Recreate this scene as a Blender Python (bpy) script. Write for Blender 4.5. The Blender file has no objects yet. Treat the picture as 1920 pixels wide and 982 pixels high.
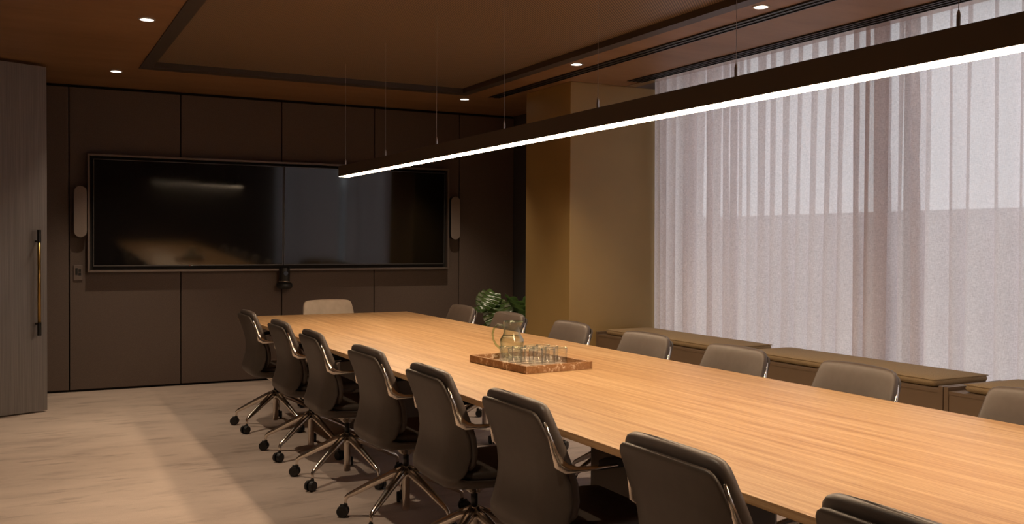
import bpy, bmesh, math, random
from mathutils import Vector, Matrix
random.seed(7)
S = bpy.context.scene
COL = S.collection
PI = math.pi

# ------------------------------------------------------------------ camera, world, exposure
H = 1.34
cam_d = bpy.data.cameras.new('camera')
cam_d.sensor_fit = 'HORIZONTAL'
cam_d.sensor_width = 36.0
cam_d.lens = 36.0 * 1791.71 / 1920
cam_d.shift_y = -(491 - 481.83) / 1920
cam_d.clip_start = 0.05
cam = bpy.data.objects.new('camera', cam_d)
COL.objects.link(cam)
Rm = Matrix(((-0.460547, 0.016639, -0.887479), (-0.887621, -0.002889, 0.460566), (0.005099, 0.999857, 0.016099)))
cam.matrix_world = Matrix.Translation((0, 0, H)) @ Rm.to_4x4()
S.camera = cam

world = bpy.data.worlds.new('world'); S.world = world
world.use_nodes = True
wb = world.node_tree.nodes['Background']
wb.inputs['Color'].default_value = (0.90, 0.93, 1.0, 1)
wb.inputs['Strength'].default_value = 3.1

PENDANT_STRENGTH = 56.0
DOWNLIGHT_WATTS = 80.0

S.view_settings.view_transform = 'Standard'
S.view_settings.look = 'None'
S.view_settings.gamma = 1.0
S.view_settings.use_curve_mapping = False
S.view_settings.exposure = 0.0
S.cycles.transparent_max_bounces = 48

# ------------------------------------------------------------------ materials
def lin(r, g, b):
    f = lambda c: (c/255/12.92) if c/255 <= 0.04045 else ((c/255+0.055)/1.055)**2.4
    return (f(r), f(g), f(b), 1)

class NT:
    def __init__(s, name):
        s.m = bpy.data.materials.new(name); s.m.use_nodes = True
        s.t = s.m.node_tree; s.b = s.t.nodes['Principled BSDF']; s.out = s.t.nodes['Material Output']
    def n(s, typ, **kw):
        nd = s.t.nodes.new(typ)
        for k, v in kw.items():
            if k in nd.inputs: nd.inputs[k].default_value = v
            else: setattr(nd, k, v)
        return nd
    def l(s, a, b): s.t.links.new(a, b)
    def coords(s, scale=(1, 1, 1), rot=(0, 0, 0), kind='Object'):
        tc = s.n('ShaderNodeTexCoord'); mp = s.n('ShaderNodeMapping')
        mp.inputs['Scale'].default_value = scale; mp.inputs['Rotation'].default_value = rot
        s.l(tc.outputs[kind], mp.inputs['Vector']); return mp.outputs['Vector']
    def noise(s, vec, scale, detail=4, rough=0.5):
        nd = s.n('ShaderNodeTexNoise'); nd.inputs['Scale'].default_value = scale
        nd.inputs['Detail'].default_value = detail; nd.inputs['Roughness'].default_value = rough
        s.l(vec, nd.inputs['Vector']); return nd.outputs['Fac']
    def ramp(s, fac, stops):
        r = s.n('ShaderNodeValToRGB'); e = r.color_ramp.elements
        while len(e) < len(stops): e.new(0.5)
        for i, (p, c) in enumerate(stops): e[i].position = p; e[i].color = c
        s.l(fac, r.inputs['Fac']); return r.outputs['Color']
    def bump(s, h, strength=0.2, dist=0.01):
        b = s.n('ShaderNodeBump'); b.inputs['Strength'].default_value = strength
        b.inputs['Distance'].default_value = dist; s.l(h, b.inputs['Height'])
        s.l(b.outputs['Normal'], s.b.inputs['Normal'])
    def mixc(s, fac, a, b):
        m = s.n('ShaderNodeMix', data_type='RGBA')
        if hasattr(fac, 'links') or not isinstance(fac, (int, float)): s.l(fac, m.inputs[0])
        else: m.inputs[0].default_value = fac
        for v, i in ((a, 6), (b, 7)):
            if isinstance(v, tuple): m.inputs[i].default_value = v
            else: s.l(v, m.inputs[i])
        return m.outputs[2]
    def math(s, op, a, b=None):
        m = s.n('ShaderNodeMath', operation=op)
        for i, v in enumerate((a, b)):
            if v is None: continue
            if isinstance(v, (int, float)): m.inputs[i].default_value = v
            else: s.l(v, m.inputs[i])
        return m.outputs[0]

def simple(name, col, rough=0.5, metal=0.0, spec=0.5, nscale=0, namt=0.0, bumps=0.0, bscale=400):
    k = NT(name); k.b.inputs['Roughness'].default_value = rough; k.b.inputs['Metallic'].default_value = metal
    k.b.inputs['Specular IOR Level'].default_value = spec
    if nscale:
        v = k.coords(); f = k.noise(v, nscale, 5)
        d = tuple(c*(1-namt) for c in col[:3])+(1,); u = tuple(min(1, c*(1+namt)) for c in col[:3])+(1,)
        k.l(k.ramp(f, [(0.3, d), (0.7, u)]), k.b.inputs['Base Color'])
    else:
        k.b.inputs['Base Color'].default_value = col
    if bumps:
        v2 = k.coords(); k.bump(k.noise(v2, bscale, 2), bumps, 0.002)
    return k.m

M = {}
def wood_table():
    k = NT('oak_veneer')
    v = k.coords((0.25, 9.0, 9.0)); f1 = k.noise(v, 4.0, 6, 0.6)
    v2 = k.coords((1.2, 60.0, 60.0)); f2 = k.noise(v2, 4.0, 5, 0.65)
    v3 = k.coords((14, 300.0, 300)); f3 = k.noise(v3, 2.0, 2, 0.5)
    c1 = k.ramp(f1, [(0.30, (0.37, 0.20, 0.085, 1)), (0.5, (0.51, 0.315, 0.155, 1)), (0.70, (0.63, 0.43, 0.235, 1))])
    c2 = k.ramp(f2, [(0.32, (0.66, 0.58, 0.50, 1)), (0.55, (1, 1, 1, 1))])
    c3 = k.ramp(f3, [(0.35, (0.84, 0.80, 0.76, 1)), (0.6, (1, 1, 1, 1))])
    m1 = k.n('ShaderNodeMix', data_type='RGBA', blend_type='MULTIPLY'); m1.inputs[0].default_value = 0.75
    k.l(c1, m1.inputs[6]); k.l(c2, m1.inputs[7])
    m2 = k.n('ShaderNodeMix', data_type='RGBA', blend_type='MULTIPLY'); m2.inputs[0].default_value = 0.7
    k.l(m1.outputs[2], m2.inputs[6]); k.l(c3, m2.inputs[7])
    k.l(m2.outputs[2], k.b.inputs['Base Color'])
    k.b.inputs['Roughness'].default_value = 0.42
    k.bump(f2, 0.05, 0.001)
    return k.m
M['table'] = wood_table()

def ceiling_wood():
    k = NT('ceiling_veneer')
    v = k.coords((1.5, 0.35, 1)); f = k.noise(v, 3.0, 6, 0.6)
    v2 = k.coords((12, 1.0, 1)); f2 = k.noise(v2, 4.0, 4, 0.6)
    c = k.ramp(f, [(0.3, (0.22, 0.115, 0.05, 1)), (0.7, (0.30, 0.165, 0.078, 1))])
    c2 = k.ramp(f2, [(0.3, (0.8, 0.76, 0.72, 1)), (0.65, (1, 1, 1, 1))])
    m = k.n('ShaderNodeMix', data_type='RGBA', blend_type='MULTIPLY'); m.inputs[0].default_value = 0.5
    k.l(c, m.inputs[6]); k.l(c2, m.inputs[7]); k.l(m.outputs[2], k.b.inputs['Base Color'])
    k.b.inputs['Roughness'].default_value = 0.5
    return k.m
M['ceil'] = ceiling_wood()

def perforated():
    k = NT('perforated_metal')
    P = 0.021
    tc = k.n('ShaderNodeTexCoord'); sp = k.n('ShaderNodeSeparateXYZ'); k.l(tc.outputs['Object'], sp.inputs[0])
    x = k.math('DIVIDE', sp.outputs[0], P); y = k.math('DIVIDE', sp.outputs[1], P)
    def dots(ox):
        fx = k.math('SUBTRACT', k.math('FRACT', k.math('ADD', x, ox)), 0.5)
        fy = k.math('SUBTRACT', k.math('FRACT', k.math('ADD', y, ox)), 0.5)
        d = k.math('SQRT', k.math('ADD', k.math('MULTIPLY', fx, fx), k.math('MULTIPLY', fy, fy)))
        return k.math('LESS_THAN', d, 0.27)
    h = k.math('MAXIMUM', dots(0.0), dots(0.5))
    c = k.mixc(h, (0.34, 0.23, 0.145, 1), (0.015, 0.01, 0.008, 1))
    k.l(c, k.b.inputs['Base Color'])
    k.b.inputs['Roughness'].default_value = 0.45
    return k.m
M['perf'] = perforated()

def carpet():
    k = NT('carpet')
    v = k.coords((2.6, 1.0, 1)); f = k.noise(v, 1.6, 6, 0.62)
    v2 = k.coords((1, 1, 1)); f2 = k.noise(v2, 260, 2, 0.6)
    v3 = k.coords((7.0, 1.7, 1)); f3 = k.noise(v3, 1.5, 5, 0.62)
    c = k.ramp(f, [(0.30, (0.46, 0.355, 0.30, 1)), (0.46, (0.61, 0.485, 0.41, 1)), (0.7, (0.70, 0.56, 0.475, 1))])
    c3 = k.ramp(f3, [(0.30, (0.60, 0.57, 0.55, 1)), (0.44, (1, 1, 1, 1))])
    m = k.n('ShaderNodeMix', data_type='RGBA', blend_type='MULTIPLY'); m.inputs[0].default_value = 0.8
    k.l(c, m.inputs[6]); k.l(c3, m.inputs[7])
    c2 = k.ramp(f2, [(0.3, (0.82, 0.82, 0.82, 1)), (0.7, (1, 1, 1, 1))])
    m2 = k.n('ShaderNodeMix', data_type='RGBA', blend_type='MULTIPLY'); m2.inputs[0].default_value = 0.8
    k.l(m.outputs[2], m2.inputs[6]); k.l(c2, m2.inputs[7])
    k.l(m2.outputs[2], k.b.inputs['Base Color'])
    k.b.inputs['Roughness'].default_value = 0.95
    k.b.inputs['Sheen Weight'].default_value = 0.15
    k.bump(f2, 0.35, 0.004)
    return k.m
M['carpet'] = carpet()

def fabric(name, col, rough=0.85, sc=900, amt=0.25):
    k = NT(name)
    v = k.coords((1, 1, 0.35)); f = k.noise(v, sc, 2); v2 = k.coords((0.35, 0.35, 1)); f2 = k.noise(v2, sc, 2)
    a = k.math('MULTIPLY', k.math('ADD', f, f2), 0.5)
    d = tuple(c*(1-amt) for c in col[:3])+(1,); u = tuple(c*(1+amt) for c in col[:3])+(1,)
    k.l(k.ramp(a, [(0.35, d), (0.65, u)]), k.b.inputs['Base Color'])
    k.b.inputs['Roughness'].default_value = rough; k.b.inputs['Specular IOR Level'].default_value = 0.25
    k.bump(a, 0.15, 0.002)
    return k.m
M['wallfab'] = fabric('wall_fabric', (0.122, 0.090, 0.076), 0.8, 500)
M['cushion'] = fabric('bench_fabric', (0.30, 0.21, 0.115), 0.9, 700)
M['gap'] = simple('dark_gap', (0.012, 0.010, 0.009, 1), 0.9)
M['column'] = simple('column_paint', (0.34, 0.225, 0.085, 1), 0.45, 0.0, 0.5, 2.0, 0.06)
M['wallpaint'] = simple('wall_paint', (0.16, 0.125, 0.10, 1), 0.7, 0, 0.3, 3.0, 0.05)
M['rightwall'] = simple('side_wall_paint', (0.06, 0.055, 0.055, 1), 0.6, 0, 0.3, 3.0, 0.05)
M['bench'] = simple('bench_laminate', (0.145, 0.095, 0.058, 1), 0.5, 0, 0.4, 4.0, 0.04)
M['frame'] = simple('ceiling_frame', (0.055, 0.042, 0.036, 1), 0.5)
M['black'] = simple('black_metal', (0.012, 0.012, 0.013, 1), 0.4)
M['pend'] = simple('pendant_anodised', (0.085, 0.066, 0.052, 1), 0.5, 0.0)
M['trim'] = simple('bronze_trim', (0.55, 0.44, 0.38, 1), 0.16, 1.0)
M['steel'] = simple('brushed_steel', (0.55, 0.5, 0.45, 1), 0.3, 1.0)
M['chrome'] = simple('polished_aluminium', (0.80, 0.74, 0.67, 1), 0.2, 1.0)
M['leather'] = simple('dark_leather', (0.064, 0.048, 0.038, 1), 0.46, 0, 0.5, 30, 0.08, 0.12, 700)
M['leather_pad'] = simple('pad_leather', (0.088, 0.068, 0.058, 1), 0.42, 0, 0.5, 30, 0.08, 0.12, 700)
M['leather_light'] = simple('taupe_leather', (0.36, 0.29, 0.235, 1), 0.5, 0, 0.4, 20, 0.08, 0.1, 700)
M['rubber'] = simple('black_plastic', (0.014, 0.013, 0.013, 1), 0.5)
M['brass'] = simple('aged_brass', (0.42, 0.27, 0.09, 1), 0.32, 1.0)
M['tvframe'] = simple('tv_surround', (0.17, 0.135, 0.12, 1), 0.4, 0.4)
M['bezel'] = simple('screen_bezel', (0.10, 0.095, 0.095, 1), 0.35, 0.6)
M['grille'] = fabric('speaker_cloth', (0.22, 0.175, 0.15), 0.85, 900, 0.15)
M['red'] = simple('logo_red', (0.5, 0.03, 0.02, 1), 0.5)
M['white'] = simple('logo_white', (0.5, 0.5, 0.5, 1), 0.5)
M['soil'] = simple('soil', (0.03, 0.02, 0.014, 1), 0.95, nscale=40, namt=0.4)
M['pot'] = simple('pot_glaze', (0.05, 0.048, 0.045, 1), 0.5, nscale=12, namt=0.15)
M['outdoor'] = simple('render_wall', (0.42, 0.42, 0.43, 1), 0.9, nscale=2, namt=0.2)
M['ground'] = simple('paving', (0.3, 0.3, 0.3, 1), 0.9, nscale=1.5, namt=0.2)

def screen_glass():
    k = NT('screen_glass')
    k.b.inputs['Base Color'].default_value = (0.003, 0.003, 0.0035, 1)
    k.b.inputs['Roughness'].default_value = 0.06
    k.b.inputs['IOR'].default_value = 1.65
    return k.m
M['screen'] = screen_glass()

def door_wood():
    k = NT('door_veneer')
    v = k.coords((60, 60, 0.9)); f = k.noise(v, 2.2, 5, 0.6)
    k.l(k.ramp(f, [(0.3, (0.155, 0.142, 0.143, 1)), (0.7, (0.235, 0.215, 0.213, 1))]), k.b.inputs['Base Color'])
    k.b.inputs['Roughness'].default_value = 0.5
    k.bump(f, 0.08, 0.001)
    return k.m
M['door'] = door_wood()

def curtain_mat():
    k = NT('sheer_linen')
    v = k.coords((1, 1, 0.12)); f = k.noise(v, 420, 2); v2 = k.coords((0.12, 0.12, 1)); f2 = k.noise(v2, 420, 2)
    a = k.math('MULTIPLY', k.math('ADD', f, f2), 0.5)
    col = k.ramp(a, [(0.35, (0.66, 0.565, 0.555, 1)), (0.65, (0.92, 0.83, 0.82, 1))])
    di = k.n('ShaderNodeBsdfDiffuse'); tr = k.n('ShaderNodeBsdfTranslucent'); tp = k.n('ShaderNodeBsdfTransparent')
    k.l(col, di.inputs['Color']); k.l(col, tr.inputs['Color'])
    m1 = k.n('ShaderNodeMixShader'); m1.inputs[0].default_value = 0.45
    k.l(di.outputs[0], m1.inputs[1]); k.l(tr.outputs[0], m1.inputs[2])
    fac = k.math('MULTIPLY', k.math('SUBTRACT', 1.0, a), 0.17)
    m2 = k.n('ShaderNodeMixShader'); k.l(fac, m2.inputs[0])
    k.l(m1.outputs[0], m2.inputs[1]); k.l(tp.outputs[0], m2.inputs[2])
    k.l(m2.outputs[0], k.out.inputs['Surface'])
    return k.m
M['curtain'] = curtain_mat()

def thin_glass(name, tint, edge, gl=0.12):
    k = NT(name)
    lw = k.n('ShaderNodeLayerWeight'); lw.inputs['Blend'].default_value = 0.35
    lf = k.n('ShaderNodeLayerWeight'); lf.inputs['Blend'].default_value = 0.5
    fr = k.math('ADD', 0.05, k.math('MULTIPLY', k.math('POWER', lf.outputs['Facing'], 3.0), 0.8))
    tp = k.n('ShaderNodeBsdfTransparent'); k.l(k.mixc(k.math('POWER', lw.outputs['Facing'], 2.0), tint, edge), tp.inputs['Color'])
    g = k.n('ShaderNodeBsdfGlossy'); g.inputs['Roughness'].default_value = gl
    m = k.n('ShaderNodeMixShader'); k.l(fr, m.inputs[0])
    k.l(tp.outputs[0], m.inputs[1]); k.l(g.outputs[0], m.inputs[2]); k.l(m.outputs[0], k.out.inputs['Surface'])
    return k.m
M['glass'] = thin_glass('tumbler_glass', (0.985, 0.99, 0.985, 1), (0.88, 0.92, 0.90, 1))
M['jug'] = thin_glass('jug_glass', (0.965, 0.985, 0.96, 1), (0.42, 0.58, 0.45, 1))
M['water'] = thin_glass('water', (0.98, 0.985, 0.965, 1), (0.86, 0.90, 0.84, 1))
M['thick'] = thin_glass('thick_green_glass', (0.72, 0.83, 0.70, 1), (0.34, 0.50, 0.36, 1), 0.15)
M['rim'] = thin_glass('glass_rim', (0.86, 0.92, 0.89, 1), (0.55, 0.68, 0.63, 1), 0.2)
M['pane'] = thin_glass('window_glass', (0.96, 0.98, 0.97, 1), (0.8, 0.85, 0.83, 1), 0.02)

def tray_mat():
    k = NT('worn_copper_wood')
    v = k.coords((1, 1, 1)); f = k.noise(v, 14, 6, 0.7); f2 = k.noise(v, 60, 4, 0.7)
    a = k.math('ADD', k.math('MULTIPLY', f, 0.6), k.math('MULTIPLY', f2, 0.4))
    k.l(k.ramp(a, [(0.40, (0.23, 0.105, 0.033, 1)), (0.54, (0.34, 0.18, 0.08, 1)), (0.59, (0.68, 0.55, 0.42, 1))]), k.b.inputs['Base Color'])
    k.b.inputs['Roughness'].default_value = 0.45
    k.bump(a, 0.3, 0.002)
    return k.m
M['tray'] = tray_mat()
M['tray_base'] = simple('pale_tray_lining', (0.42, 0.31, 0.235, 1), 0.4, 0, 0.5, 25, 0.25)

def emit(name, col, st):
    k = NT(name); e = k.n('ShaderNodeEmission'); e.inputs['Color'].default_value = col; e.inputs['Strength'].default_value = st
    k.l(e.outputs[0], k.out.inputs['Surface']); return k.m
M['led'] = emit('pendant_led', (1.0, 0.73, 0.47, 1), PENDANT_STRENGTH)
M['dl'] = emit('downlight_lens', (1.0, 0.84, 0.68, 1), 14.0)

def leaf_mat():
    k = NT('monstera_leaf')
    v = k.coords(); f = k.noise(v, 9, 4)
    k.l(k.ramp(f, [(0.3, (0.022, 0.055, 0.013, 1)), (0.7, (0.08, 0.135, 0.032, 1))]), k.b.inputs['Base Color'])
    k.b.inputs['Roughness'].default_value = 0.28
    return k.m
M['leaf'] = leaf_mat()
M['stem'] = simple('plant_stem', (0.06, 0.09, 0.025, 1), 0.5, nscale=20, namt=0.2)

# ------------------------------------------------------------------ mesh helpers
def mesh_obj(name, bm, mat, parent=None, smooth=False, loc=None):
    me = bpy.data.meshes.new(name)
    bmesh.ops.recalc_face_normals(bm, faces=bm.faces[:])
    bm.to_mesh(me); bm.free()
    if smooth:
        for p in me.polygons: p.use_smooth = True
    if mat is not None: me.materials.append(M[mat] if isinstance(mat, str) else mat)
    o = bpy.data.objects.new(name, me); COL.objects.link(o)
    if parent is not None: o.parent = parent
    if loc is not None: o.location = loc
    return o

def box(bm, x0, x1, y0, y1, z0, z1, bev=0.0, seg=2):
    m = Matrix.Translation(((x0+x1)/2, (y0+y1)/2, (z0+z1)/2)) @ Matrix.Diagonal((abs(x1-x0), abs(y1-y0), abs(z1-z0), 1))
    r = bmesh.ops.create_cube(bm, size=1, matrix=m)
    if bev > 0:
        es = set()
        for v in r['verts']:
            for e in v.link_edges: es.add(e)
        bmesh.ops.bevel(bm, geom=list(es), offset=bev, segments=seg, affect='EDGES', profile=0.6)
    return bm

def cyl(bm, p0, p1, r0, r1=None, seg=16, caps=True):
    r1 = r0 if r1 is None else r1
    p0, p1 = Vector(p0), Vector(p1); d = p1-p0
    m = Matrix.Translation((p0+p1)/2) @ d.to_track_quat('Z', 'Y').to_matrix().to_4x4()
    bmesh.ops.create_cone(bm, cap_ends=caps, segments=seg, radius1=r0, radius2=r1, depth=d.length, matrix=m)

def rings(bm, loops, cap=True, closed=False):
    vs = [[bm.verts.new(p) for p in lp] for lp in loops]
    n = len(vs[0])
    for a, b in zip(vs[:-1], vs[1:]):
        for i in range(n):
            j = (i+1) % n
            bm.faces.new((a[i], a[j], b[j], b[i]))
    if cap:
        bm.faces.new(list(reversed(vs[0]))); bm.faces.new(vs[-1])

def lathe(bm, prof, seg=32, c=(0, 0, 0)):
    rows = []
    for r, z in prof:
        if r < 1e-6: rows.append([bm.verts.new((c[0], c[1], c[2]+z))])
        else: rows.append([bm.verts.new((c[0]+r*math.cos(2*PI*i/seg), c[1]+r*math.sin(2*PI*i/seg), c[2]+z)) for i in range(seg)])
    for a, b in zip(rows[:-1], rows[1:]):
        for i in range(seg):
            j = (i+1) % seg
            if len(a) == 1 and len(b) == 1: continue
            if len(a) == 1: bm.faces.new((a[0], b[i], b[j]))
            elif len(b) == 1: bm.faces.new((a[i], b[0], a[j]))
            else: bm.faces.new((a[i], a[j], b[j], b[i]))

def tube(bm, pts, rad, seg=10, up=Vector((0, 1, 0))):
    pts = [Vector(p) for p in pts]; loops = []
    for i, p in enumerate(pts):
        t = (pts[min(i+1, len(pts)-1)]-pts[max(i-1, 0)]).normalized()
        a = up.cross(t)
        if a.length < 1e-4: a = Vector((1, 0, 0)).cross(t)
        a.normalize(); b = t.cross(a)
        r = rad[i] if isinstance(rad, (list, tuple)) else rad
        ra, rb = r if isinstance(r, (list, tuple)) else (r, r)
        loops.append([p+a*(ra*math.cos(2*PI*k/seg))+b*(rb*math.sin(2*PI*k/seg)) for k in range(seg)])
    rings(bm, loops)

def loft(bm, rows, seg=28, e=4.0, arch=0.0):
    """rows: (x, z, nx, nz, halfwidth, halfthick, bend, power): section lies in the plane of the lateral y axis and the normal n"""
    loops = []
    zt = max(r[1] for r in rows)
    for (x, z, nx, nz, w, t, bd, pw) in rows:
        lp = []; ar = arch*max(0.0, 1-(zt-z)/0.12)
        for k in range(seg):
            a = 2*PI*k/seg
            cu, su = math.cos(a), math.sin(a)
            u = math.copysign(abs(cu)**(2/e), cu); s = math.copysign(abs(su)**(2/e), su)
            off = t*s + bd*abs(u)**pw
            lp.append(Vector((x+nx*off, w*u, z+nz*off-ar*u*u)))
        loops.append(lp)
    rings(bm, loops)

def tag(o, label=None, cat=None, group=None, kind=None):
    if label: o['label'] = label
    if cat: o['category'] = cat
    if group: o['group'] = group
    if kind: o['kind'] = kind
    return o

def empty(name, loc=(0, 0, 0), rz=0.0):
    o = bpy.data.objects.new(name, None); COL.objects.link(o)
    o.location = loc; o.rotation_euler = (0, 0, rz); o.empty_display_size = 0.1
    return o

def copy_tree(o, parent=None):
    c = o.copy(); COL.objects.link(c); c.parent = parent
    for ch in list(o.children): copy_tree(ch, c)
    return c

def struct(name, bm, mat, label, cat, parent=None, smooth=False):
    o = mesh_obj(name, bm, mat, parent, smooth)
    if parent is None: tag(o, label, cat, kind='structure')
    return o

# ------------------------------------------------------------------ room shell
CZ = 2.695           # ceiling
XW = 9.19            # screen wall face
YR = -4.79           # right wall / ceiling edge
YL = 1.05            # left wall
XB = -2.6            # wall behind the camera
WY = -5.25           # window plane

struct('floor', box(bmesh.new(), XB-0.1, XW+0.2, -5.45, YL+0.1, -0.1, 0), 'carpet', 'beige brushed carpet covering the whole room floor', 'floor')

# ceiling with the opening for the perforated panel
PX0, PX1, PY0, PY1 = -1.6, 8.07, -3.70, -0.863
bm = bmesh.new()
box(bm, XB-0.1, PX0, YR, YL+0.1, CZ, CZ+0.12)
box(bm, PX1, XW+0.2, YR, YL+0.1, CZ, CZ+0.12)
box(bm, PX0, PX1, PY1, YL+0.1, CZ, CZ+0.12)
box(bm, PX0, PX1, YR, PY0, CZ, CZ+0.12)
ceiling = struct('ceiling', bm, 'ceil', 'warm brown timber veneer ceiling', 'ceiling')
bm = bmesh.new(); box(bm, PX0, PX1, PY0, PY1, CZ+0.035, CZ+0.06)
mesh_obj('perforated_panel', bm, 'perf', ceiling)
for (a, b, c, d) in ((PX0, PX1, PY1-0.09, PY1), (PX0, PX1, PY0, PY0+0.09), (PX1-0.13, PX1, PY0+0.09, PY1-0.09)):
    bm = bmesh.new(); box(bm, a, b, c, d, CZ-0.008, CZ+0.035); mesh_obj('panel_frame', bm, 'frame', ceiling)
# pocket above the curtain
bm = bmesh.new(); box(bm, XB-0.1, 6.945, -5.45, YR+0.02, 2.98, 3.05); box(bm, XB-0.1, 6.945, YR, YR+0.02, CZ+0.12, 2.98)
mesh_obj('curtain_pocket', bm, 'wallpaint', ceiling)
bm = bmesh.new(); box(bm, XB, 6.94, YR-0.004, YR+0.098, CZ-0.004, CZ-0.0005); mesh_obj('edge_trim', bm, 'trim', ceiling)

def diffuser(x0, x1, y0, y1, label, rails):
    r = empty('linear_diffuser', (0, 0, CZ)); tag(r, label, 'air vent', kind='structure')
    bm = bmesh.new(); box(bm, x0, x1, y0, y1, -0.0045, -0.0005); mesh_obj('slot', bm, 'black', r)
    for f in rails:
        y = y0+(y1-y0)*f
        bm = bmesh.new(); box(bm, x0+.03, x1-.03, y-0.005, y+0.005, -0.010, -0.0045); mesh_obj('blade', bm, 'black', r)
    return r
diffuser(-2.4, 8.08, -4.04, -3.93, 'long black linear air slot in the ceiling beside the perforated panel', (0.06, 0.5, 0.94))
diffuser(-2.4, 6.70, -4.692, -4.556, 'black linear air slot in the ceiling along the curtain', (0.05, 0.36, 0.68, 0.95))

# screen wall with upholstered panels
wb_ = struct('wall_back', box(bmesh.new(), XW+0.03, XW+0.2, -5.45, YL+0.1, 0, CZ), 'gap', 'dark fabric panelled wall behind the screens', 'wall')
seams = [YL, 0.521, -0.411, -1.343, -2.270, -3.205, -4.140, YR]
for a, b in zip(seams[:-1], seams[1:]):
    bm = bmesh.new(); box(bm, XW, XW+0.028, b+0.004, a-0.004, 0.02, CZ-0.025, 0.006, 2)
    mesh_obj('panel', bm, 'wallfab', wb_)
struct('wall_left', box(bmesh.new(), XB, XW, YL, YL+0.1, 0, CZ), 'wallpaint', 'brown painted side wall by the door', 'wall')
struct('wall_front', box(bmesh.new(), XB-0.1, XB, -5.45, YL, 0, CZ), 'wallpaint', 'brown painted wall opposite the screens', 'wall')
# right side: return wall, column, window wall
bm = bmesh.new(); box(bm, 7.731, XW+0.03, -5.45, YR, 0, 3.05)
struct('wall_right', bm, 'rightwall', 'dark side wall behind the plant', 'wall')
struct('column_1', box(bmesh.new(), 6.945, 7.731, -5.45, -4.153, 0, CZ, 0.004, 1), 'column', 'ochre painted square column beside the window', 'column')
bm = bmesh.new(); box(bm, 6.945, 7.731, -5.45, YR, CZ, 3.05); struct('wall_head', bm, 'wallpaint', 'bulkhead above the column', 'wall')
bm = bmesh.new(); box(bm, XB, 6.944, WY-0.2, WY, 0, 0.10); box(bm, XB, 6.944, WY-0.2, WY, 2.90, 2.98)
struct('wall_window', bm, 'wallpaint', 'window wall behind the curtain', 'wall')
win = empty('window_1', (0, WY-0.05, 0)); tag(win, 'full height window hidden behind the sheer curtain', 'window', kind='structure')
bm = bmesh.new(); box(bm, XB, 6.944, -0.02, 0.02, 0.10, 0.15); box(bm, XB, 6.944, -0.02, 0.02, 2.85, 2.90)
for x in (6.92, 4.45, 1.95, -0.55, XB+.03): box(bm, x-0.025, x+0.025, -0.03, 0.03, 0.10, 2.90)
mesh_obj('window_frame', bm, 'black', win)
for a, b in ((4.475, 6.895), (1.975, 4.425), (-0.525, 1.925), (XB+.06, -0.575)):
    bm = bmesh.new(); box(bm, a, b, -0.004, 0.004, 0.15, 2.85); mesh_obj('pane', bm, 'pane', win)

# outdoors
struct('ground', box(bmesh.new(), -60, 80, -80, -5.46, -0.4, -0.15), 'ground', 'grey paving outside the window', 'ground')
struct('garden_wall', box(bmesh.new(), -30, 60, -14.6, -14.0, -0.15, 1.92), 'outdoor', 'grey garden wall seen dimly through the curtain', 'wall')

# ------------------------------------------------------------------ door
dr = empty('door_1', (8.291, -0.193, 0), math.atan2(0.305, -0.13)); tag(dr, 'tall grey timber veneer door standing open at left', 'door', kind='structure')
bm = bmesh.new(); box(bm, 0, 1.05, 0.0, 0.05, 0.012, 2.672, 0.002, 1); mesh_obj('leaf', bm, 'door', dr)
hd = empty('handle', (0.085, 0.0, 0)); hd.parent = dr
bm = bmesh.new(); cyl(bm, (0, 0.105, 0.70), (0, 0.105, 1.32), 0.0125, seg=20); mesh_obj('grip', bm, 'brass', hd, True)
for z0, z1 in ((1.315, 1.412), (0.602, 0.702)):
    bm = bmesh.new(); cyl(bm, (0, 0.105, z0), (0, 0.105, z1), 0.0145, seg=20)
    zz = 1.325 if z0 > 1 else 0.69
    cyl(bm, (0, 0.05, zz), (0, 0.105, zz), 0.009, seg=14); mesh_obj('bracket', bm, 'black', hd)

# ------------------------------------------------------------------ screens
tv = empty('video_wall', (XW, -2.272, 1.572)); tag(tv, 'pair of large black screens in one thin frame on the wall', 'screen')
W2, H2, DP = 1.717, 0.518, 0.085
bm = bmesh.new()
for (a, b, c, d) in ((-W2, W2, H2-0.018, H2), (-W2, W2, -H2, -H2+0.018), (-W2, -W2+0.018, -H2+.018, H2-.018), (W2-0.018, W2, -H2+.018, H2-.018)):
    box(bm, -DP, 0.0, a, b, c, d)
mesh_obj('surround', bm, 'tvframe', tv)
bm = bmesh.new(); box(bm, -0.03, 0.0, -W2+0.018, W2-0.018, -H2+0.018, H2-0.018); mesh_obj('backing', bm, 'gap', tv)
for i, (ya, yb) in enumerate(((0.004, W2-0.045), (-W2+0.045, -0.004))):
    sc = empty('display', (-0.058, (ya+yb)/2, 0.004)); sc.parent = tv; sc.rotation_euler = (0, math.radians(-1.7), 0)
    hw, hh = (yb-ya)/2, H2-0.046
    bm = bmesh.new()
    for (a, b, c, d) in ((-hw, hw, hh-0.007, hh), (-hw, hw, -hh, -hh+0.010), (-hw, -hw+0.006, -hh+.01, hh-.007), (hw-0.006, hw, -hh+.01, hh-.007)):
        box(bm, -0.012, 0.012, a, b, c, d)
    mesh_obj('bezel', bm, 'bezel', sc)
    bm = bmesh.new(); box(bm, -0.006, 0.010, -hw+0.006, hw-0.006, -hh+0.01, hh-0.007); mesh_obj('glass', bm, 'screen', sc)
    if i == 0:
        bm = bmesh.new(); cyl(bm, (-0.0135, 0.022, -hh+0.005), (-0.012, 0.022, -hh+0.005), 0.0042, seg=12); mesh_obj('logo', bm, 'red', sc)
        bm = bmesh.new(); box(bm, -0.0135, -0.012, -0.004, 0.012, -hh+0.0025, -hh+0.0075); mesh_obj('logo_letters', bm, 'white', sc)

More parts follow.
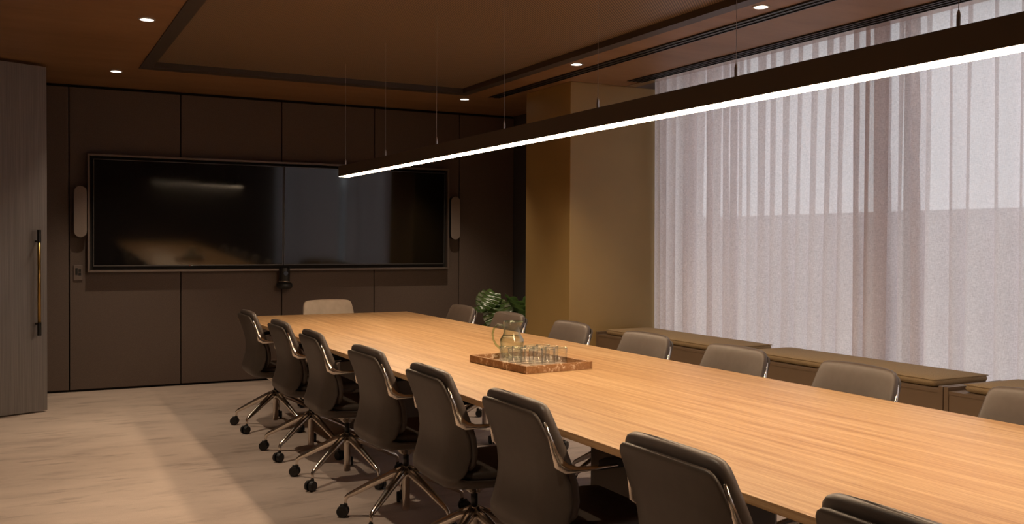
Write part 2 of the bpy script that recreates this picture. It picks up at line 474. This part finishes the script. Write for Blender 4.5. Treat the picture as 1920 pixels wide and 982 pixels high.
def speaker(y, label):
    r = empty('wall_speaker', (XW, y, 1.583)); tag(r, label, 'speaker', 'slim speakers beside the screens')
    def pill(x0, x1, hw, hh, n=10):
        bm = bmesh.new(); loops = []
        for x in (x0, x1):
            lp = []
            for k in range(n+1): a = PI*k/n; lp.append(Vector((x, hw*math.cos(a), hh-hw+hw*math.sin(a))))
            for k in range(n+1): a = PI+PI*k/n; lp.append(Vector((x, hw*math.cos(a), -hh+hw+hw*math.sin(a))))
            loops.append(lp)
        rings(bm, loops); return bm
    mesh_obj('cabinet', pill(-0.072, -0.012, 0.049, 0.221), 'rubber', r)
    mesh_obj('grille', pill(-0.084, -0.072, 0.051, 0.223), 'grille', r)
    bm = bmesh.new(); box(bm, -0.012, 0, -0.02, 0.02, -0.08, 0.08); mesh_obj('bracket', bm, 'black', r)
speaker(-0.497, 'slim rounded grey speaker on the wall left of the screens')
speaker(-4.062, 'slim rounded dark speaker on the wall right of the screens')

sw = empty('control_plate', (XW, -0.481, 1.049)); tag(sw, 'small dark control plate with switches under the left speaker', 'switch')
bm = bmesh.new(); box(bm, -0.012, 0, -0.037, 0.037, -0.066, 0.066, 0.002, 1); mesh_obj('plate', bm, 'tvframe', sw)
for (y, z, a, b) in ((0.012, 0.012, 0.009, 0.03), (-0.014, 0.02, 0.010, 0.012), (-0.014, -0.012, 0.010, 0.012)):
    bm = bmesh.new(); box(bm, -0.017, -0.012, y-a, y+a, z-b, z+b, 0.0015, 1); mesh_obj('button', bm, 'black', sw)

vc = empty('conference_camera', (XW-0.10, -2.272, 0.90)); tag(vc, 'black cylindrical conference camera mounted under the screens', 'camera')
bm = bmesh.new(); lathe(bm, [(0, 0.045), (0.046, 0.045), (0.050, 0.052), (0.050, 0.178), (0.046, 0.186), (0, 0.186)], 28); mesh_obj('body', bm, 'rubber', vc, True)
bm = bmesh.new(); lathe(bm, [(0, -0.018), (0.055, -0.018), (0.072, -0.008), (0.076, 0.006), (0.074, 0.03), (0.066, 0.038), (0, 0.038)], 28); mesh_obj('base', bm, 'rubber', vc, True)
bm = bmesh.new(); lathe(bm, [(0.0505, 0.046), (0.053, 0.048), (0.053, 0.054), (0.0505, 0.056)], 28); mesh_obj('trim_ring', bm, 'steel', vc, True)
bm = bmesh.new(); cyl(bm, (-0.050, 0, 0.13), (-0.056, 0, 0.13), 0.022, seg=20); mesh_obj('lens', bm, 'screen', vc)
bm = bmesh.new(); box(bm, 0.05, 0.10, -0.03, 0.03, -0.015, 0.02); mesh_obj('bracket', bm, 'black', vc)

# ------------------------------------------------------------------ downlights (each carries its own lamp)
def downlight(x, y, label):
    r = empty('downlight', (x, y, CZ)); tag(r, label, 'downlight', 'recessed downlights in the ceiling')
    bm = bmesh.new(); lathe(bm, [(0.040, -0.001), (0.050, -0.001), (0.050, -0.004), (0.040, -0.006), (0.040, -0.001)], 28); mesh_obj('ring', bm, 'white', r, True)
    bm = bmesh.new(); lathe(bm, [(0, -0.003), (0.040, -0.003)], 28); mesh_obj('lens', bm, 'dl', r)
    ld = bpy.data.lights.new('downlight_lamp', 'SPOT'); ld.energy = DOWNLIGHT_WATTS; ld.color = (1, 0.80, 0.58)
    ld.spot_size = math.radians(84); ld.spot_blend = 0.75; ld.shadow_soft_size = 0.035
    lo = bpy.data.objects.new('lamp', ld); COL.objects.link(lo); lo.parent = r; lo.location = (0, 0, -0.012)
for x, y, l in ((8.31, -0.717, 'lit round downlight between the door and the perforated panel, near the screen wall'),
                (6.27, -0.717, 'lit round downlight left of the perforated panel, high in the picture'),
                (8.31, -3.795, 'lit round downlight near the far right corner of the perforated panel'),
                (6.26, -3.795, 'lit round downlight between panel and air slot, above the column'),
                (4.23, -3.795, 'lit round downlight between panel and air slot, nearest the curtain top'),
                (4.23, -0.717, 'downlight left of the perforated panel, over the middle door-side chairs'), (2.19, -0.717, 'downlight left of the perforated panel, nearest the camera'),
                (2.19, -3.795, 'downlight between panel and air slot, over the near window bench')):
    downlight(x, y, l)

# ------------------------------------------------------------------ pendant
PXa, PXb, PY, PZ0, PZ1 = -0.35, 7.16, -2.25, 1.834, 1.914
pd = empty('linear_pendant', (0, PY, PZ0)); tag(pd, 'long dark linear pendant light hanging above the table', 'pendant light')
hgt = PZ1-PZ0
bm = bmesh.new(); box(bm, PXa, PXb, 0.040, 0.045, 0.0, hgt); box(bm, PXa, PXb, -0.045, -0.040, 0.0, hgt); box(bm, PXa, PXb, -0.040, 0.040, hgt-0.006, hgt)
box(bm, PXb-0.004, PXb, -0.04, 0.04, 0.0, hgt-0.006); box(bm, PXa, PXa+0.004, -0.04, 0.04, 0.0, hgt-0.006)
mesh_obj('housing', bm, 'pend', pd)
bm = bmesh.new(); box(bm, PXa+0.004, PXb-0.004, -0.0395, 0.0395, -0.001, 0.006); mesh_obj('diffuser', bm, 'led', pd)
for x in (7.121, 6.228, 5.331, 4.432, 3.532, 2.632, 1.737, 0.84, -0.06):
    wr = mesh_obj('suspension_wire', (lambda b: (cyl(b, (x, 0, hgt+0.05), (x, 0, CZ-PZ0), 0.0011, seg=6), b)[1])(bmesh.new()), 'steel', pd)
    bm = bmesh.new(); cyl(bm, (x, 0, hgt), (x, 0, hgt+0.042), 0.0055, seg=12); cyl(bm, (x, 0, hgt+0.042), (x, 0, hgt+0.055), 0.0055, 0.002, seg=12); mesh_obj('gripper', bm, 'steel', wr)
    bm = bmesh.new(); box(bm, x+0.03, x+0.09, -0.015, 0.015, hgt, hgt+0.007, 0.002, 1); mesh_obj('clip', bm, 'pend', pd)

# ------------------------------------------------------------------ table
TZ = 0.742
tb = empty('conference_table', (0, -2.25, 0)); tag(tb, 'very long oak conference table with dark pedestals', 'table')
bm = bmesh.new(); box(bm, -0.6, 7.63, -0.703, 0.705, TZ-0.024, TZ, 0.0025, 2); mesh_obj('tabletop', bm, 'table', tb)
for x in (5.95, 2.62, -0.3):
    bm = bmesh.new(); box(bm, x, x+0.63, -0.22, 0.22, 0.0, TZ-0.03, 0.05, 4); mesh_obj('pedestal', bm, 'pend', tb)
bm = bmesh.new(); box(bm, 0.1, 7.2, -0.30, -0.24, TZ-0.075, TZ-0.025); box(bm, 0.1, 7.2, 0.24, 0.30, TZ-0.075, TZ-0.025); mesh_obj('under_frame', bm, 'black', tb)

# ------------------------------------------------------------------ chairs
def normals(pts):
    out = []
    for i in range(len(pts)):
        a, b = pts[max(i-1, 0)], pts[min(i+1, len(pts)-1)]
        tx, tz = b[0]-a[0], b[1]-a[1]; l = math.hypot(tx, tz)
        out.append((-tz/l, tx/l))
    return out

def make_chair():
    root = empty('conference_chair')
    # outer shell: top of back -> waist -> under the seat -> seat front; inner normal points to the sitter
    P = [(-.238, .818), (-.2375, .815), (-.236, .806), (-.232, .792), (-.226, .772), (-.213, .735), (-.196, .68), (-.182, .63), (-.176, .58), (-.179, .53),
         (-.192, .485), (-.204, .45), (-.203, .418), (-.180, .394), (-.13, .380), (-.04, .374), (.06, .372), (.15, .376), (.215, .385), (.24, .392)]
    Wd = [.168, .186, .199, .208, .213, .219, .228, .236, .242, .244, .243, .240, .236, .232, .230, .230, .230, .226, .212, .19]
    Bd = [.010, .010, .011, .012, .014, .017, .024, .038, .052, .060, .060, .054, .046, .042, .042, .042, .042, .04, .032, .026]
    Pw = [2, 2, 2, 2, 2, 2.2, 3, 4, 5, 6, 6, 6, 6, 6, 5, 5, 5, 5, 5, 5]
    N = [(-b, -a) for a, b in normals(P)]
    N = []
    for i in range(len(P)):
        a, b = P[max(i-1, 0)], P[min(i+1, len(P)-1)]
        tx, tz = b[0]-a[0], b[1]-a[1]; l = math.hypot(tx, tz)
        N.append((-tz/l, tx/l))          # going down the back (t=-z) the normal is +x, along the seat (t=+x) it is +z
    T = [.004, .007, .009, .010, .010] + [.010]*15
    bm = bmesh.new()
    loft(bm, [(P[i][0], P[i][1], N[i][0], N[i][1], Wd[i]*.957, T[i], Bd[i], Pw[i]) for i in range(len(P))], 40, 5.0, 0.005)
    mesh_obj('shell', bm, 'leather', root, True)
    # backrest pad in front of the shell, a little taller than it
    Q = [(-.208, .846), (-.2075, .842), (-.206, .834), (-.202, .820), (-.196, .798), (-.182, .75), (-.163, .69), (-.147, .63), (-.137, .58), (-.134, .53), (-.138, .485), (-.142, .462)]
    qw = [.150, .174, .191, .203, .210, .216, .222, .226, .226, .222, .214, .19]
    qt = [.006, .014, .019, .022, .024, .025, .025, .025, .024, .022, .018, .008]
    qb = [.008]*5+[.012, .018, .026, .034, .04, .042, .04]
    rows = []
    for i in range(len(Q)):
        a, b = Q[max(i-1, 0)], Q[min(i+1, len(Q)-1)]
        tx, tz = b[0]-a[0], b[1]-a[1]; l = math.hypot(tx, tz)
        rows.append((Q[i][0], Q[i][1], -tz/l, tx/l, qw[i], qt[i], qb[i], 2.5))
    bm = bmesh.new(); loft(bm, rows, 36, 4.2, 0.006); mesh_obj('backrest_cushion', bm, 'leather_pad', root, True)
    # seat pad
    G = [(-.15, .425), (-.13, .424), (-.09, .422), (0, .420), (.10, .420), (.18, .423), (.235, .424), (.262, .417), (.272, .408)]
    gw = [.17, .20, .213, .222, .226, .224, .214, .196, .17]; gt = [.010, .024, .032, .035, .035, .034, .030, .020, .008]
    bm = bmesh.new(); loft(bm, [(G[i][0], G[i][1], 0, 1, gw[i]*.95, gt[i], 0.010, 3) for i in range(len(G))], 36, 3.6); mesh_obj('seat_cushion', bm, 'leather', root, True)
    # arms: a flat polished bar on the shell edge bending forward into a slim rest
    for s in (-1, 1):
        ar = [(-.203, .785, .202, .004, .005), (-.189, .74, .208, .005, .008), (-.173, .69, .215, .006, .012), (-.160, .655, .220, .008, .020),
              (-.138, .638, .225, .011, .018), (-.104, .634, .232, .013, .010), (-.05, .636, .244, .014, .0065), (.03, .640, .248, .014, .006)]
        loops = []
        for i, (x, z, y, ty, tn) in enumerate(ar):
            a, b = ar[max(i-1, 0)], ar[min(i+1, len(ar)-1)]
            tx, tz = b[0]-a[0], b[1]-a[1]; l = math.hypot(tx, tz); nx, nz = -tz/l, tx/l
            loops.append([Vector((x+nx*tn*math.sin(2*PI*k/12), s*(y+ty*math.cos(2*PI*k/12)), z+nz*tn*math.sin(2*PI*k/12))) for k in range(12)])
        bm = bmesh.new(); rings(bm, loops); arm = mesh_obj('armrest', bm, 'chrome', root, True)
        bm = bmesh.new(); tube(bm, [(-.03, s*.245, .643), (-.01, s*.2455, .646), (.08, s*.249, .650), (.16, s*.250, .652), (.175, s*.250, .650)],
                               [(.016, .004), (.019, .008), (.020, .009), (.018, .008), (.010, .004)], 12); mesh_obj('arm_pad', bm, 'rubber', arm, True)
    # mechanism, gas lift
    bm = bmesh.new(); lathe(bm, [(0, .372), (.085, .372), (.085, .362), (.055, .345), (.032, .325), (.026, .318), (0, .318)], 24); mesh_obj('mechanism', bm, 'chrome', root, True)
    bm = bmesh.new(); cyl(bm, (0, 0, .255), (0, 0, .322), .0145, seg=18); mesh_obj('gas_lift', bm, 'black', root, True)
    bm = bmesh.new(); lathe(bm, [(0, .262), (.022, .262), (.027, .256), (.030, .215), (.024, .205), (.019, .20), (.019, .048), (.016, .045), (0, .045)], 24); mesh_obj('hub', bm, 'chrome', root, True)
    # star base: five legs with twin-wheel casters
    lm = cm = None
    for k in range(5):
        a = k*2*PI/5
        if lm is None:
            bm = bmesh.new()
            tube(bm, [(.012, 0, .242), (.06, 0, .222), (.16, 0, .172), (.25, 0, .124), (.285, 0, .106), (.298, 0, .094), (.300, 0, .075), (.300, 0, .060)],
                 [(.022, .023), (.021, .022), (.018, .018), (.014, .014), (.012, .012), (.010, .010), (.008, .008), (.007, .007)], 12)
            lg = mesh_obj('leg', bm, 'chrome', root, True); lm = lg.data
            bm = bmesh.new()
            for s in (-1, 1):
                cyl(bm, (.313, s*.006, .029), (.313, s*.024, .029), .029, .026, seg=18)
            cyl(bm, (.300, 0, .046), (.300, 0, .064), .010, seg=12)
            cyl(bm, (.313, -.006, .029), (.313, .006, .029), .017, seg=12)
            box(bm, .296, .326, -.0055, .0055, .03, .060)
            cs = mesh_obj('caster', bm, 'rubber', lg); cm = cs.data
        else:
            lg = bpy.data.objects.new('leg', lm); COL.objects.link(lg); lg.parent = root
            cs = bpy.data.objects.new('caster', cm); COL.objects.link(cs); cs.parent = lg
        lg.rotation_euler = (0, 0, a)
    return root

proto = make_chair()
left = [(6.87, 'first from the screen wall'), (5.93, 'second from the screen wall'), (5.17, 'third from the screen wall'),
        (4.28, 'fourth from the screen wall'), (3.50, 'fifth from the screen wall'), (2.74, 'sixth from the screen wall'),
        (1.90, 'seventh from the screen wall'), (1.20, 'nearest the camera in the lower right corner')]
right = [(6.76, 'farthest from the camera'), (5.96, 'in front of the potted plant'), (5.12, 'right of the glass jug, before the column'),
         (4.32, 'in front of the first bench cushion'), (3.58, 'before the gap between two cushions'), (2.84, 'largest one, before the second cushion'),
         (2.02, 'just showing at the right picture edge')]
first = True
rr = random.Random(3)
for x, w in left:
    c = proto if first else copy_tree(proto); first = False
    c.location = (x+.02, -1.655+rr.uniform(-.008, .008), 0); c.rotation_euler = (0, 0, -PI/2+rr.uniform(-.03, .03))
    tag(c, 'dark leather swivel chair on door side, '+w, 'chair', 'swivel chairs on the door side of the table')
for x, w in right:
    c = copy_tree(proto); c.location = (x, -2.885, 0); c.rotation_euler = (0, 0, PI/2+rr.uniform(-.04, .04))
    tag(c, 'dark leather swivel chair on window side, '+w, 'chair', 'swivel chairs on the window side of the table')
c = copy_tree(proto); c.location = (7.67, -2.33, 0); c.rotation_euler = (0, 0, PI)
tag(c, 'pale taupe leather swivel chair at the far head of the table', 'chair')
for ch in c.children:
    if ch.name.startswith(('backrest_cushion', 'seat_cushion')):
        ch.data = ch.data.copy(); ch.data.materials[0] = M['leather_light']

# ------------------------------------------------------------------ tray, jug, tumblers
ta = math.atan2(0.044, 0.51)
tr = empty('serving_tray', (4.059, -2.205, TZ), ta); tag(tr, 'worn copper coloured rectangular tray on the table', 'tray')
TX, TY, TH = 0.256, 0.187, 0.036
bm = bmesh.new(); box(bm, -TX+.01, TX-.01, -TY+.01, TY-.01, 0, 0.008); mesh_obj('base', bm, 'tray_base', tr)
for (a, b, cc, d) in ((-TX, TX, TY-.012, TY), (-TX, TX, -TY, -TY+.012), (-TX, -TX+.012, -TY+.012, TY-.012), (TX-.012, TX, -TY+.012, TY-.012)):
    bm = bmesh.new(); box(bm, a, b, cc, d, 0, TH, 0.0015, 1); mesh_obj('rim', bm, 'tray', tr)
def on_tray(u, v): return (4.059+u*math.cos(ta)-v*math.sin(ta), -2.205+u*math.sin(ta)+v*math.cos(ta), TZ+0.0085)

jg = empty('water_jug', on_tray(0.183, -0.014), math.radians(64)); tag(jg, 'greenish glass jug half full of water on the tray', 'jug')
outer = [(0.0, 0.0), (.050, 0.0), (.055, .006), (.0565, .03), (.058, .07), (.061, .088), (.060, .100), (.053, .112), (.046, .122), (.0425, .134), (.0425, .165), (.0435, .186), (.0445, .190)]
inner = [(.0415, .190), (.0405, .165), (.0405, .134), (.044, .122), (.051, .111), (.0575, .099), (.0585, .088), (.0555, .07), (.054, .03), (.052, .010), (0, .008)]
bm = bmesh.new(); lathe(bm, outer+inner, 40)
for v in bm.verts:                       # pulled lip
    if v.co.z > .168 and v.co.x < -0.02 and abs(v.co.y) < .022:
        k = (v.co.z-.168)/.022*(1-(abs(v.co.y)/.022)**2); v.co.x -= .014*max(k, 0)
mesh_obj('body', bm, 'jug', jg, True)
bm = bmesh.new(); tube(bm, [(.040, 0, .158), (.052, 0, .172), (.070, 0, .174), (.088, 0, .158), (.097, 0, .130), (.093, 0, .100), (.078, 0, .072), (.057, 0, .056)], [.006, .0055, .005, .005, .005, .005, .0055, .007], 12); mesh_obj('handle', bm, 'thick', jg, True)
bm = bmesh.new(); lathe(bm, [(.0412, .1885), (.0450, .1885), (.0455, .191), (.0445, .193), (.0415, .193), (.0408, .191), (.0412, .1885)], 36)
for v in bm.verts:
    if v.co.x < -0.02 and abs(v.co.y) < .022: v.co.x -= .0135*(1-(abs(v.co.y)/.022)**2)
mesh_obj('rim', bm, 'thick', jg, True)
bm = bmesh.new(); lathe(bm, [(0, .0095), (.0515, .0105), (.0535, .03), (.055, .07), (.058, .088), (.057, .099), (.0505, .111), (.046, .118), (0, .118)], 36); mesh_obj('water', bm, 'water', jg, True)

glm = None
bm = bmesh.new(); lathe(bm, [(.0326, .0735), (.0348, .0735), (.0350, .0755), (.0340, .0768), (.0328, .0758), (.0326, .0735)], 28)
rimme = bpy.data.meshes.new('rim'); bm.to_mesh(rimme); bm.free(); rimme.materials.append(M['rim'])
spots = [(.086, .078), (.086, .006), (.086, -.066), (.086, -.137), (.013, .075), (.013, .004), (.013, -.067), (.013, -.138), (-.060, .003), (-.060, -.068), (-.060, -.139)]
rowname = ['row beside the jug', 'middle row on the tray', 'row nearest the camera']
colname = ['door-side end', 'second from the door side', 'second from the window side', 'window-side end']
names = ['clear glass tumbler, %s, %s' % (rowname[k//4], colname[k % 4]) for k in range(8)]
names += ['clear glass tumbler, %s, %s' % (rowname[2], w) for w in ('door-side end', 'centre', 'window-side end')]
for (u, v), nm in zip(spots, names):
    if glm is None:
        bm = bmesh.new()
        lathe(bm, [(0, 0), (.031, 0), (.033, .003), (.034, .045), (.0345, .074), (.0337, .0755), (.0327, .074), (.0322, .045), (.031, .010), (0, .008)], 28)
        g = mesh_obj('tumbler', bm, 'glass', None, True); glm = g.data
    else:
        g = bpy.data.objects.new('tumbler', glm); COL.objects.link(g)
    ro = bpy.data.objects.new('rim', rimme); COL.objects.link(ro); ro.parent = g
    g.location = on_tray(u, v); tag(g, nm, 'glass', 'tumblers on the tray')

# ------------------------------------------------------------------ window bench
BF, BB = -4.418, -4.925
units = [(5.235, 6.943, 'against the column'), (3.480, 5.228, 'in the middle'), (1.735, 3.473, 'at the right picture edge'), (-0.01, 1.728, None)]
cl = ['long brown fabric cushion on the bench unit against the column', 'long brown fabric cushion on the middle bench unit', 'brown fabric cushion on the bench at the right picture edge']
for i, (x0, x1, w) in enumerate(units[:3]):
    b = empty('window_bench', ((x0+x1)/2, (BF+BB)/2, 0)); hx, hy = (x1-x0)/2, (BF-BB)/2
    tag(b, 'low brown box bench under the curtain, unit '+w, 'bench', 'box benches along the window')
    bm = bmesh.new(); box(bm, -hx+.028, hx-.028, -hy, hy-.004, 0.06, 0.535); mesh_obj('body', bm, 'bench', b)
    bm = bmesh.new(); box(bm, -hx+.028, hx-.028, -hy, hy-.002, 0.536, 0.553); mesh_obj('lid', bm, 'bench', b)
    for s in (-1, 1):
        bm = bmesh.new(); box(bm, s*hx-(0 if s < 0 else .027), s*hx+(.027 if s < 0 else 0), -hy, hy, 0.0, 0.573); mesh_obj('end_panel', bm, 'bench', b)
    bm = bmesh.new(); box(bm, -hx+.028, hx-.028, -hy+.03, hy-.05, 0, 0.06); mesh_obj('plinth', bm, 'black', b)
    # cushion
    ca, cb = -hx+(.085 if i < 2 else .10), hx-.085
    co = empty('bench_cushion', ((x0+x1)/2, (BF+BB)/2-.012, 0.5535)); tag(co, cl[i], 'cushion', 'cushions on the window benches')
    def pad(o, z0, z1):
        bm = bmesh.new(); n = 24
        loops = []
        for (ins, z) in ((.022, z0), (.006, z0+.006), (0.0, (z0+z1)/2), (.006, z1-.006), (.02, z1), (.09, z1+.006)):
            lp = []
            xa, xb, ya, yb, r = ca+ins, cb-ins, -hy+.02+ins, hy-.03-ins, .025
            for (cx, cy, a0) in ((xb-r, yb-r, 0), (xa+r, yb-r, PI/2), (xa+r, ya+r, PI), (xb-r, ya+r, 1.5*PI)):
                for k in range(5): a = a0+PI/2*k/4; lp.append(Vector((cx+r*math.cos(a), cy+r*math.sin(a), z)))
            loops.append(lp)
        rings(bm, loops); return bm
    mesh_obj('cover', pad(co, 0, 0.046), 'cushion', co, True)
    bm = bmesh.new(); r = .0022
    for zz in (0.0405,):
        pts = [(ca+.004, -hy+.024, zz), (cb-.004, -hy+.024, zz), (cb-.004, hy-.034, zz), (ca+.004, hy-.034, zz), (ca+.004, -hy+.024, zz)]
        for p, q in zip(pts[:-1], pts[1:]): cyl(bm, p, q, r, seg=6)
    mesh_obj('piping', bm, 'cushion', co)

# ------------------------------------------------------------------ curtain
def curtain(x0, x1, label, seed, over=0.0):
    rd = random.Random(seed); L = x0-x1; n = int(L/0.009)
    # pleat centres with uneven spacing
    ks = [0.0]
    while ks[-1] < L: ks.append(ks[-1]+rd.choice((.08, .095, .11, .125, .16))*rd.uniform(.9, 1.1))
    amp = [rd.uniform(.55, 1.3) for _ in ks]; dr = [rd.uniform(-.045, .045) for _ in ks]
    zs = [2.93, 2.75, 2.5, 2.2, 1.9, 1.6, 1.3, 1.0, 0.75, 0.5, 0.25, 0.03]
    bm = bmesh.new(); rows = []
    for zi, z in enumerate(zs):
        t = 1-z/2.93; row = []
        kk = [k+dr[i]*t*(1.0 if 0 < i < len(ks)-1 else 0) + .025*t*math.sin(2.1*k+seed) for i, k in enumerate(ks)]
        for i in range(n+1):
            s = L*i/n; j = 0
            while j < len(kk)-2 and s > kk[j+1]: j += 1
            f = (s-kk[j])/max(kk[j+1]-kk[j], .02); f = min(max(f, 0), 1)
            a = amp[j]*(1-f)+amp[j+1]*f
            w = 0.5-0.5*math.cos(2*PI*f)
            y = -5.022+over+.052*a*(1-.2*t)*(w**0.55*2-1)+.012*t*math.sin(s*2.3+seed)
            row.append(bm.verts.new((x0-s+.016*math.sin(2*PI*f)*a, y, z)))
        rows.append(row)
    for a, b in zip(rows[:-1], rows[1:]):
        for i in range(n): bm.faces.new((a[i], a[i+1], b[i+1], b[i]))
    o = mesh_obj('sheer_curtain', bm, 'curtain', None, True); tag(o, label, 'curtain', 'sheer curtains along the window')
    return o
curtain(6.93, 4.42, 'pleated sheer pinkish curtain panel next to the column', 1)
curtain(4.62, 1.95, 'pleated sheer white curtain panel at the right of the picture', 2, -0.150)
curtain(1.93, -2.5, 'pleated sheer curtain panel continuing beyond the right picture edge', 5)

# ------------------------------------------------------------------ plant
pl = empty('monstera_plant', (8.42, -4.30, 0)); tag(pl, 'monstera with glossy dark leaves in the corner behind the chairs', 'plant')
bm = bmesh.new(); lathe(bm, [(0, 0), (.12, 0), (.13, .01), (.155, .26), (.15, .27), (.142, .26), (.14, .235), (0, .235)], 28); mesh_obj('pot', bm, 'pot', pl, True)
bm = bmesh.new(); lathe(bm, [(0, .243), (.139, .238)], 24); mesh_obj('soil', bm, 'soil', pl)
def leaf_mesh(L):
    bm = bmesh.new(); n = 14; lobes = 6
    def halfw(t): return 0.47*L*(math.sin(PI*min(1, (t*0.93+0.07)))**0.65)*(1-0.25*t)
    for s in (-1, 1):
        for i in range(n*3):
            t0, t1 = i/(n*3), (i+1)/(n*3)
            ph = (t0*lobes) % 1.0
            def pt(t, f):
                w = halfw(t)*f
                return Vector((L*t+0.18*w*f - 0.10*L*(1-t)*f, s*w, 0.20*w*f*(1-f*0.6)-0.42*L*t*t*0.6+0.012*math.sin(t*lobes*2*PI)*f))
            fm = 1.0 if ph < 0.70 or t0 < .08 or t0 > .93 else 0.42
            fr = [0, .2, .42] + ([.72, 1.0] if fm == 1.0 else [])
            for a, b in zip(fr[:-1], fr[1:]):
                if b > fm + 1e-6: break
                v = [bm.verts.new(pt(t0, a)), bm.verts.new(pt(t1, a)), bm.verts.new(pt(t1, b)), bm.verts.new(pt(t0, b))]
                bm.faces.new(v)
    bmesh.ops.remove_doubles(bm, verts=bm.verts[:], dist=0.0006)
    return bm
lfm = [leaf_mesh(.36), leaf_mesh(.28)]
ld_ = []
for b_ in lfm:
    me = bpy.data.meshes.new('leaf'); bmesh.ops.recalc_face_normals(b_, faces=b_.faces[:]); b_.to_mesh(me); b_.free()
    for p in me.polygons: p.use_smooth = True
    me.materials.append(M['leaf']); ld_.append(me)
# (offset x, y, z of leaf base, heading deg, pitch deg, roll deg, size index)
LV = [(-.10, .16, .74, 165, 35, 25, 0), (-.14, .02, .80, 195, 30, -15, 0), (-.10, -.14, .76, 225, 30, 20, 0), (-.16, .20, .62, 140, 30, 35, 0),
      (-.04, .14, .84, 120, 25, -25, 1), (-.20, .06, .66, 180, 45, 15, 1), (-.10, -.20, .64, 240, 30, -20, 1), (.08, .12, .72, 80, 20, 0, 0),
      (-.18, -.10, .58, 205, 35, 25, 1), (.10, -.12, .74, 300, 20, 10, 1), (-.18, .18, .46, 150, 25, -20, 1), (-.20, .10, .52, 170, 20, 20, 0)]
for (x, y, z, hd_, pt_, rl_, si) in LV:
    st = bmesh.new(); tube(st, [(x*.1, y*.1, .235), (x*.35, y*.35, z*.62), (x*.75, y*.75, z*.92), (x, y, z)], [.007, .006, .005, .004], 8)
    so = mesh_obj('stem', st, 'stem', pl, True)
    lo = bpy.data.objects.new('leaf', ld_[si]); COL.objects.link(lo); lo.parent = so; lo.location = (x, y, z)
    lo.rotation_euler = (math.radians(rl_), math.radians(pt_), math.radians(hd_))
